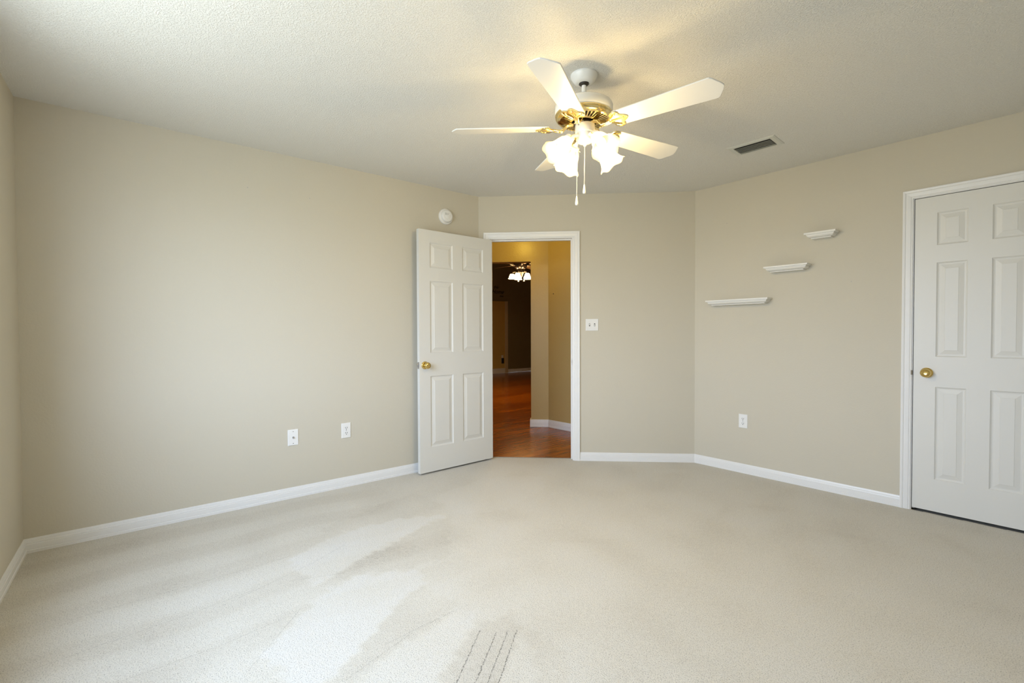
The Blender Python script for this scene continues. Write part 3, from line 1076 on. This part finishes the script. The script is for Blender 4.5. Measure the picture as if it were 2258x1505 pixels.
obj('vent_ring', bm, M_brass, fan, True)
bm = bmesh.new()
lathe(bm, [(0.124, Z(2.2185)), (0.118, Z(2.2155)), (0.060, Z(2.210)), (0.055, Z(2.2105))], 48)
obj('motor_core', bm, M_black, fan, True)
bm = bmesh.new()
lathe(bm, [(0.052, Z(2.212)), (0.055, Z(2.206)), (0.055, Z(2.190)), (0.050, Z(2.187))], 48)
obj('flywheel', bm, M_bronze, fan, True)
bm = bmesh.new()
lathe(bm, [(0.040, Z(2.190)), (0.047, Z(2.1885)), (0.0485, Z(2.186)), (0.0485, Z(2.150)), (0.0465, Z(2.146)), (0.0455, Z(2.1455))], 56)
sh = obj('switch_housing', bm, M_fanwhite, fan, True)
bm = bmesh.new()
q_ = az(Vector((CAM.x - fx, CAM.y - fy)))
sa = q_ - R(38)
lathe(bm, [(0.0035, 0), (0.0035, 0.0015)], 12, axis_mtx((0.0485 * math.cos(sa), 0.0485 * math.sin(sa), Z(2.176)), (math.cos(sa), math.sin(sa), 0)))
obj('screw', bm, M_screw, sh, True)
bm = bmesh.new()
lathe(bm, [(0.0405, Z(2.1470)), (0.041, Z(2.143)), (0.041, Z(2.113)), (0.039, Z(2.108)), (0.030, Z(2.101)), (0.016, Z(2.0965)), (0.008, Z(2.094)), (0.007, Z(2.086)), (0.004, Z(2.084))], 56)
lk = obj('light_kit_body', bm, M_fanwhite, fan, True)
# blades
blade_azimuths = [298.9, 10.9, 82.9, 154.9, 226.9]
ol = blade_outline(0.168, 0.658, 0.053, 0.068)
def blade_mesh():
    bm = bmesh.new()
    a = [bm.verts.new((x, y, 0)) for x, y in ol]
    b = [bm.verts.new((x, y, 0.006)) for x, y in ol]
    bm.faces.new(a[::-1]); bm.faces.new(b)
    for i in range(len(ol)):
        j = (i + 1) % len(ol)
        bm.faces.new((a[i], a[j], b[j], b[i]))
    return bm
def iron_mesh():
    """cast blade iron: a neck from the hub and a scalloped three-lobed plate with scroll edges"""
    bm = bmesh.new()
    pts = []
    for x, y in ((0.135, 0.010), (0.150, 0.012), (0.160, 0.026), (0.163, 0.044), (0.172, 0.053), (0.186, 0.056), (0.200, 0.052), (0.207, 0.043), (0.203, 0.033),
                 (0.209, 0.024), (0.222, 0.017), (0.232, 0.008), (0.235, 0.0)):
        pts.append((x, y))
    full = pts + [(x, -y) for x, y in pts[-2::-1]]
    a = [bm.verts.new((x, y, -0.0035)) for x, y in full]
    b = [bm.verts.new((x, y, 0.0)) for x, y in full]
    bm.faces.new(a[::-1]); bm.faces.new(b)
    for i in range(len(full)):
        j = (i + 1) % len(full)
        bm.faces.new((a[i], a[j], b[j], b[i]))
    rim = [Vector((x, y, -0.004)) for x, y in full[1:-1]]
    tube(bm, rim, 0.0024, 8)
    tube(bm, [(0.150, 0.0, -0.005), (0.175, 0, -0.006), (0.225, 0, -0.004)], [0.005, 0.004, 0.002], 8)
    tube(bm, [(0.155, 0.012, -0.005), (0.175, 0.032, -0.006), (0.192, 0.040, -0.004)], [0.004, 0.0035, 0.002], 8)
    tube(bm, [(0.155, -0.012, -0.005), (0.175, -0.032, -0.006), (0.192, -0.040, -0.004)], [0.004, 0.0035, 0.002], 8)
    return bm
def neck_mesh(zh, zb):
    bm = bmesh.new()
    for s in (-1, 1):
        tube(bm, [(0.050, s * 0.009, zh), (0.080, s * 0.010, zh - 0.006), (0.105, s * 0.008, zb - 0.010), (0.128, s * 0.007, zb - 0.009), (0.150, s * 0.010, zb - 0.005)],
             [0.0055, 0.006, 0.0055, 0.005, 0.004], 10)
    tube(bm, [(0.050, 0, zh), (0.080, 0, zh - 0.007), (0.105, 0, zb - 0.011), (0.150, 0, zb - 0.005)], [0.006, 0.0065, 0.006, 0.004], 10)
    return bm
ZB = 2.1695
for azm in blade_azimuths:
    piv = Matrix.Translation((0, 0, Z(ZB))) @ Matrix.Rotation(R(azm), 4, 'Z') @ Matrix.Rotation(R(-12), 4, 'X')
    b = obj('blade', blade_mesh(), M_blade, fan, bevel=0.0015)
    b.matrix_local = piv
    ir = obj('blade_iron', iron_mesh(), M_brass, b, True)
    ir.location = (0, 0, -0.0005)
    nk = obj('iron_neck', neck_mesh(Z(2.192) - Z(ZB), 0.0), M_brass, b, True)
    nk.matrix_local = Matrix.Rotation(R(12), 4, 'X')
    for (sx, sy) in ((0.185, 0.036), (0.185, -0.036), (0.215, 0.0)):
        bm = bmesh.new()
        lathe(bm, [(0.0045, 0), (0.004, 0.002), (0.002, 0.003)], 12, axis_mtx((sx, sy, -0.0042), (0, 0, -1)))
        obj('screw', bm, M_brass, ir, True)
# four tulip lights
shade_az = [257, 347, 77, 167]
for azm in shade_az:
    ca, sa = math.cos(R(azm)), math.sin(R(azm))
    tilt = R(47)
    d = Vector((ca * math.cos(tilt), sa * math.cos(tilt), -math.sin(tilt)))
    base = Vector((ca * 0.083, sa * 0.083, Z(2.114)))
    bm = bmesh.new()
    tube(bm, [(ca * 0.036, sa * 0.036, Z(2.128)), (ca * 0.058, sa * 0.058, Z(2.127)), base, base + d * 0.012], [0.008, 0.008, 0.010, 0.012], 14)
    m = axis_mtx(base, d)
    lathe(bm, [(0.012, 0.002), (0.024, 0.006), (0.025, 0.020), (0.0235, 0.022)], 32, m)
    fit = obj('light_arm', bm, M_fanwhite, fan, True)
    for q in (0, 2.09, 4.19):
        bm = bmesh.new()
        pz = m @ Vector((0.025 * math.cos(q), 0.025 * math.sin(q), 0.015))
        pd_ = (m.to_3x3() @ Vector((math.cos(q), math.sin(q), 0)))
        tube(bm, [pz, pz + pd_ * 0.009], 0.0022, 8)
        obj('thumb_screw', bm, M_brass, fit, True)
    shd = obj('lamp_shade', shade_mesh(1.06), M_shade, fan, True)
    shd.matrix_local = axis_mtx(base + d * 0.012, d) @ Matrix.Rotation(R(azm * 0.7), 4, 'Z')
    shd['label'] = 'fluted frosted glass shade with ruffled rim'
    bm = bmesh.new()
    lathe(bm, [(0.008, 0.015), (0.010, 0.030), (0.018, 0.046), (0.022, 0.060), (0.020, 0.074), (0.010, 0.083), (0.001, 0.085)], 24)
    bl = obj('bulb', bm, M_bulb, shd, True)
    bl.visible_shadow = True
    fan_light(shd, (0, 0, 0.092), LAMP_W, WARM, 0.030)
# pull chains
def chain(x, y, z0, z1, fobz):
    bm = bmesh.new()
    n = int((z0 - z1) / 0.0042)
    for i in range(n):
        zc = z0 - (i + 0.5) * (z0 - z1) / n
        lathe(bm, [(0.0007, Z(zc) + 0.0021), (0.0019, Z(zc) + 0.0011), (0.0019, Z(zc) - 0.0011), (0.0007, Z(zc) - 0.0021)], 8, Matrix.Translation((x, y, 0)))
    c = obj('pull_chain', bm, M_chain, fan, True)
    bm = bmesh.new()
    lathe(bm, [(0.0018, Z(z1) + 0.004), (0.0035, Z(z1)), (0.0045, Z(z1) - 0.010), (0.0072, Z(z1) - 0.030), (0.0074, Z(z1) - 0.036), (0.005, Z(z1) - 0.0415)], 24, Matrix.Translation((x, y, 0)))
    obj('chain_fob', bm, M_plate, c, True)
rx, ry = R_.x, R_.y
chain(0, 0, 2.086, 1.895, 0)
chain(-rx * 0.040 + ry * 0.024, -ry * 0.040 - rx * 0.024, 2.150, 1.832, 0)

# the fan hangs very slightly out of plumb from its ball joint, and the light kit sits a little off centre
TILT = Matrix.Translation((0, 0, 2.40 - H)) @ Matrix.Rotation(Vector((0.0065, 0.0231, 0)).length, 4, Vector((0.0065, 0.0231, 0))) @ Matrix.Translation((0, 0, H - 2.40))
OFF = Matrix.Translation((R_.x * 0.007, R_.y * 0.007, 0))
for ch in fan.children:
    kind = ch.name.split('.')[0]
    if kind == 'canopy':
        continue
    kit = kind in ('switch_housing', 'light_kit_body', 'light_arm', 'lamp_shade', 'pull_chain')
    ch.matrix_basis = TILT @ (OFF if kit else Matrix.Identity(4)) @ ch.matrix_basis

# ------------------------------------------------------------------ hall and far room shell
def plan_wall(name, pts, z0, z1, material, openings=()):
    bm = bmesh.new()
    prism(bm, pts, z0, z1)
    return struct(obj(name, bm, material))
HD = 2.066                       # opening height under the header
HT = 3.30
# header wall with its opening (parallel to the entry wall)
LE = P_ - hd * 1.0
LEND = P_ - hd * ((P_.y + 0.02) / hd.y)
bm = bmesh.new()
tk = 0.13
prism(bm, [P_, Q_, Q_ + hn * tk, P_ + hn * tk], 0, HT)
prism(bm, [LE, P_, P_ + hn * tk, LE + hn * tk], HD, HT)
prism(bm, [LEND, LE, LE + hn * tk, LEND + hn * tk], 0, HT)
struct(obj('wall_hall', bm, M_tan))
rdh = Vector((math.cos(R(4.6)), math.sin(R(4.6))))
RH = Q_ + rdh * 1.93
rhn = Vector((-rdh.y, rdh.x))
plan_wall('wall_hall_right', [Q_, RH, RH + rhn * 0.1, Q_ + rhn * 0.1], 0, HT, M_tan)
plan_wall('wall_hall_left', [Vector((-0.135, -0.02)), Vector((LEND.x, -0.02)), Vector((LEND.x, -0.12)), Vector((-0.135, -0.12))], 0, HT, M_tan)
bm = bmesh.new()
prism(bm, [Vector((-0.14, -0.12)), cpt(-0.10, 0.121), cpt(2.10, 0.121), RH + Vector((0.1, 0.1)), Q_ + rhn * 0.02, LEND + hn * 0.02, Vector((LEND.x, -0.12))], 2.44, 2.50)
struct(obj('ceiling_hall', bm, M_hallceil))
plan_wall('wall_far_left', [Vector((-7.3, -0.02)), Vector((LEND.x, -0.02)), Vector((LEND.x, -0.12)), Vector((-7.3, -0.12))], 0, HT, M_far_dim)
plan_wall('wall_far', [Vector((-7.3, -0.12)), Vector((-7.3, 8.1)), Vector((-7.4, 8.1)), Vector((-7.4, -0.12))], 0, HT, M_far_dim)
plan_wall('wall_far_right', [Vector((-7.3, 8.0)), Vector((1.5, 8.0)), Vector((1.5, 8.1)), Vector((-7.3, 8.1))], 0, HT, M_far_dim)
plan_wall('wall_far_side', [Vector((1.4, 1.85)), Vector((1.5, 1.85)), Vector((1.5, 8.0)), Vector((1.4, 8.0))], 0, HT, M_far_dim)
bm = bmesh.new()
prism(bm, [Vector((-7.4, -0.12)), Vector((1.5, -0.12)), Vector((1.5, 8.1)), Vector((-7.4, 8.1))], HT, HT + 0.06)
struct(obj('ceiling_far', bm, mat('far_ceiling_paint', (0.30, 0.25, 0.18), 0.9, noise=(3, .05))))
# wall section under a ledge, lamplight painted in, its lit end edge paler
bm = bmesh.new()
box(bm, -7.3, -7.25, 2.5, 5.90, 0, 2.10)
struct(obj('wall_lit_section', bm, M_far_lit))
bm = bmesh.new()
box(bm, -7.3, -7.235, 5.90, 6.005, 0, 2.105)
struct(obj('wall_lit_edge', bm, mat('lit_edge_tone', (0.62, 0.52, 0.36), 0.5, noise=(5, .02))))  # paler colour stands for the lit end face of the section
# hall baseboards
HB = [(o * 1.1, z * 1.22) for o, z in BASE]
ext = hd * -0.012
baseboard('baseboard_hall', P_, Q_, None, RH, HB)
baseboard('baseboard_hall_right', Q_, RH, P_, None, HB)
bm = bmesh.new()                       # the return around the pier's end
prism(bm, [P_ - hn * 0.014, P_ - hn * 0.014 - hd * 0.014, P_ + hn * tk - hd * 0.014, P_ + hn * tk], 0, 0.090)
struct(obj('baseboard_return', bm, M_trim))
bm = bmesh.new()
box(bm, -7.3, -7.285, 6.01, 8.0, 0, 0.10)
struct(obj('baseboard_far', bm, M_trim))
bm = bmesh.new()
box(bm, -7.25, -7.236, 2.5, 5.895, 0, 0.145)
struct(obj('baseboard_section', bm, M_trim))
# night light plugged into the brighter wall section
t = thing('night_light', 'small black plug-in light in a white outlet on the brighter far wall section', 'night light', (-7.25, 5.80, 0.426), R(90))
bm = bmesh.new(); bev_plate(bm, 0.070, 0.20)
obj('cover_plate', bm, M_plate, t)
bm = bmesh.new(); box(bm, -0.04, 0.04, -0.04, -0.006, -0.14, 0.02)
obj('plug', bm, M_dark, t, bevel=0.008)
# nail in the hall wall
nl = Q_ + rdh * 0.088
bm = bmesh.new()
lathe(bm, [(0.005, -0.001), (0.005, 0.003), (0.003, 0.012)], 12, axis_mtx((0, 0, 0), (0, -1, 0)))
t = obj('nail', bm, M_dark, None, True)
t.location = (nl.x, nl.y, 1.655); t.rotation_euler = (0, 0, az(rdh))
tag(t, 'small dark nail in the tan hall wall seen through the doorway', 'nail')
# wall lettering in the far room
def lettering(name, txt, y1, z, size, shear, label):
    cu = bpy.data.curves.new(name, 'FONT')
    cu.body = txt
    cu.size = size
    cu.shear = shear
    cu.extrude = 0.001
    cu.offset = 0.002
    cu.align_x = 'RIGHT'
    tmp = bpy.data.objects.new(name, cu)
    COL.objects.link(tmp)
    bpy.context.view_layer.update()
    me = bpy.data.meshes.new_from_object(tmp.evaluated_get(bpy.context.evaluated_depsgraph_get()))
    bpy.data.objects.remove(tmp)
    o = link(name, me, M_dark)
    o.matrix_world = Matrix(((0, 0, 1, -7.298), (1, 0, 0, y1), (0, 1, 0, z), (0, 0, 0, 1)))
    tag(o, label, 'wall lettering', 'dark script on the far wall')
    return o
lettering('wall_lettering', 'this', 5.70, 2.47, 0.12, 0.3, 'small dark word on the far wall above the larger script word')
lettering('wall_lettering', 'Home', 5.885, 2.325, 0.17, 0.5, 'large dark script word on the far wall above the brighter section')
lettering('wall_lettering', 'love', 5.875, 2.235, 0.075, 0.4, 'tiny dark word on the far wall just below the larger script word')

# ------------------------------------------------------------------ bronze fan of the far room
gx, gy = -3.0, 2.99
f2 = thing('ceiling_fan', 'dark bronze ceiling fan with lit white bell shades in the far room', 'ceiling fan', (gx, gy, HT))
Y2 = lambda z: z - HT
bm = bmesh.new()
lathe(bm, [(0.07, Y2(3.30)), (0.06, Y2(3.25)), (0.03, Y2(3.22)), (0.014, Y2(3.21)), (0.014, Y2(2.52)), (0.03, Y2(2.50))], 24)
obj('downrod', bm, M_bronze, f2, True)
bm = bmesh.new()
lathe(bm, [(0.03, Y2(2.50)), (0.12, Y2(2.485)), (0.135, Y2(2.44)), (0.11, Y2(2.37)), (0.08, Y2(2.345)), (0.08, Y2(2.34))], 32)
obj('motor_housing', bm, M_bronze, f2, True)
bm = bmesh.new()
lathe(bm, [(0.06, Y2(2.34)), (0.055, Y2(2.30)), (0.07, Y2(2.285)), (0.05, Y2(2.26)), (0.035, Y2(2.22)), (0.02, Y2(2.19))], 32)
obj('light_kit_body', bm, M_bronze, f2, True)
M_blade2 = mat('walnut_blade', (0.10, 0.065, 0.035), 0.35, noise=(8, .2))
toward = math.degrees(math.atan2(CAM.y - gy, CAM.x - gx))
for k in range(5):
    b = obj('blade', blade_mesh(), M_blade2, f2)
    b.matrix_local = Matrix.Translation((0, 0, Y2(2.425))) @ Matrix.Rotation(R(toward - 62 + 72 * k), 4, 'Z') @ Matrix.Rotation(R(-12), 4, 'X')
    bm = bmesh.new()
    tube(bm, [(0.08, 0, -0.02), (0.14, 0, -0.012), (0.22, 0, -0.006)], [0.014, 0.02, 0.010], 8)
    obj('blade_iron', bm, M_bronze, b, True)
for k in range(5):
    q = R(toward - 20 + 72 * k)
    ca, sa = math.cos(q), math.sin(q)
    bm = bmesh.new()
    tube(bm, [(ca * 0.05, sa * 0.05, Y2(2.275)), (ca * 0.10, sa * 0.10, Y2(2.30)), (ca * 0.145, sa * 0.145, Y2(2.285)), (ca * 0.15, sa * 0.15, Y2(2.25))], 0.009, 10)
    obj('light_arm', bm, M_bronze, f2, True)
    bm = bmesh.new()
    lathe(bm, [(0.030, 0.0), (0.042, -0.012), (0.048, -0.035), (0.056, -0.062), (0.072, -0.085)], 32, None, False, False)
    s2 = obj('lamp_shade', bm, M_shade2, f2, True)
    s2.matrix_local = Matrix.Translation((ca * 0.155, sa * 0.155, Y2(2.255)))
    fan_light(s2, (0, 0, -0.06), 20.0, (1.0, 0.62, 0.26), 0.03)
for dx_, zz in ((-0.04, 2.13), (0.06, 2.135)):
    bm = bmesh.new()
    tube(bm, [(R_.x * dx_, R_.y * dx_, Y2(2.21)), (R_.x * dx_, R_.y * dx_, Y2(zz))], 0.004, 8)
    c = obj('pull_chain', bm, M_chain, f2, True)
    bm = bmesh.new()
    lathe(bm, [(0.006, Y2(zz) + 0.004), (0.018, Y2(zz) - 0.006), (0.006, Y2(zz) - 0.016)], 12, Matrix.Translation((R_.x * dx_, R_.y * dx_, 0)))
    obj('chain_fob', bm, M_plate, c, True)

# ------------------------------------------------------------------ hall ceiling lamp (just out of view above the doorway)
hp = Vector((-0.9635, 1.1878)) - hn * 0.62 + hd * 0.10
t = thing('hall_ceiling_light', 'small flush glass ceiling light in the hall above the doorway', 'ceiling light', (hp.x, hp.y, 2.44))
bm = bmesh.new()
lathe(bm, [(0.075, 0.0), (0.075, -0.012), (0.070, -0.015)], 32)
obj('lamp_base', bm, M_brass, t, True)
bm = bmesh.new()
lathe(bm, [(0.066, -0.015), (0.064, -0.03), (0.05, -0.048), (0.025, -0.058), (0.002, -0.06)], 32)
obj('lamp_shade', bm, mat('lit_glass', (1, .9, .7), .4, emit=((1.0, 0.66, 0.28), 4.0)), t, True)
fan_light(t, (0, 0, -0.10), 7.0, (1.0, 0.68, 0.09), 0.05)

# ------------------------------------------------------------------ window in the near wall
bm = bmesh.new()
fr = 0.045
for (a0, a1, b0, b1) in ((WX0, WX1, WZ0, WZ0 + fr), (WX0, WX1, WZ1 - fr, WZ1), (WX0, WX0 + fr, WZ0 + fr, WZ1 - fr), (WX1 - fr, WX1, WZ0 + fr, WZ1 - fr),
                         ((WX0 + WX1) / 2 - .03, (WX0 + WX1) / 2 + .03, WZ0 + fr, WZ1 - fr)):
    box(bm, a0, a1, -L - 0.10, -L - 0.05, b0, b1)
struct(obj('window_1', bm, M_trim))
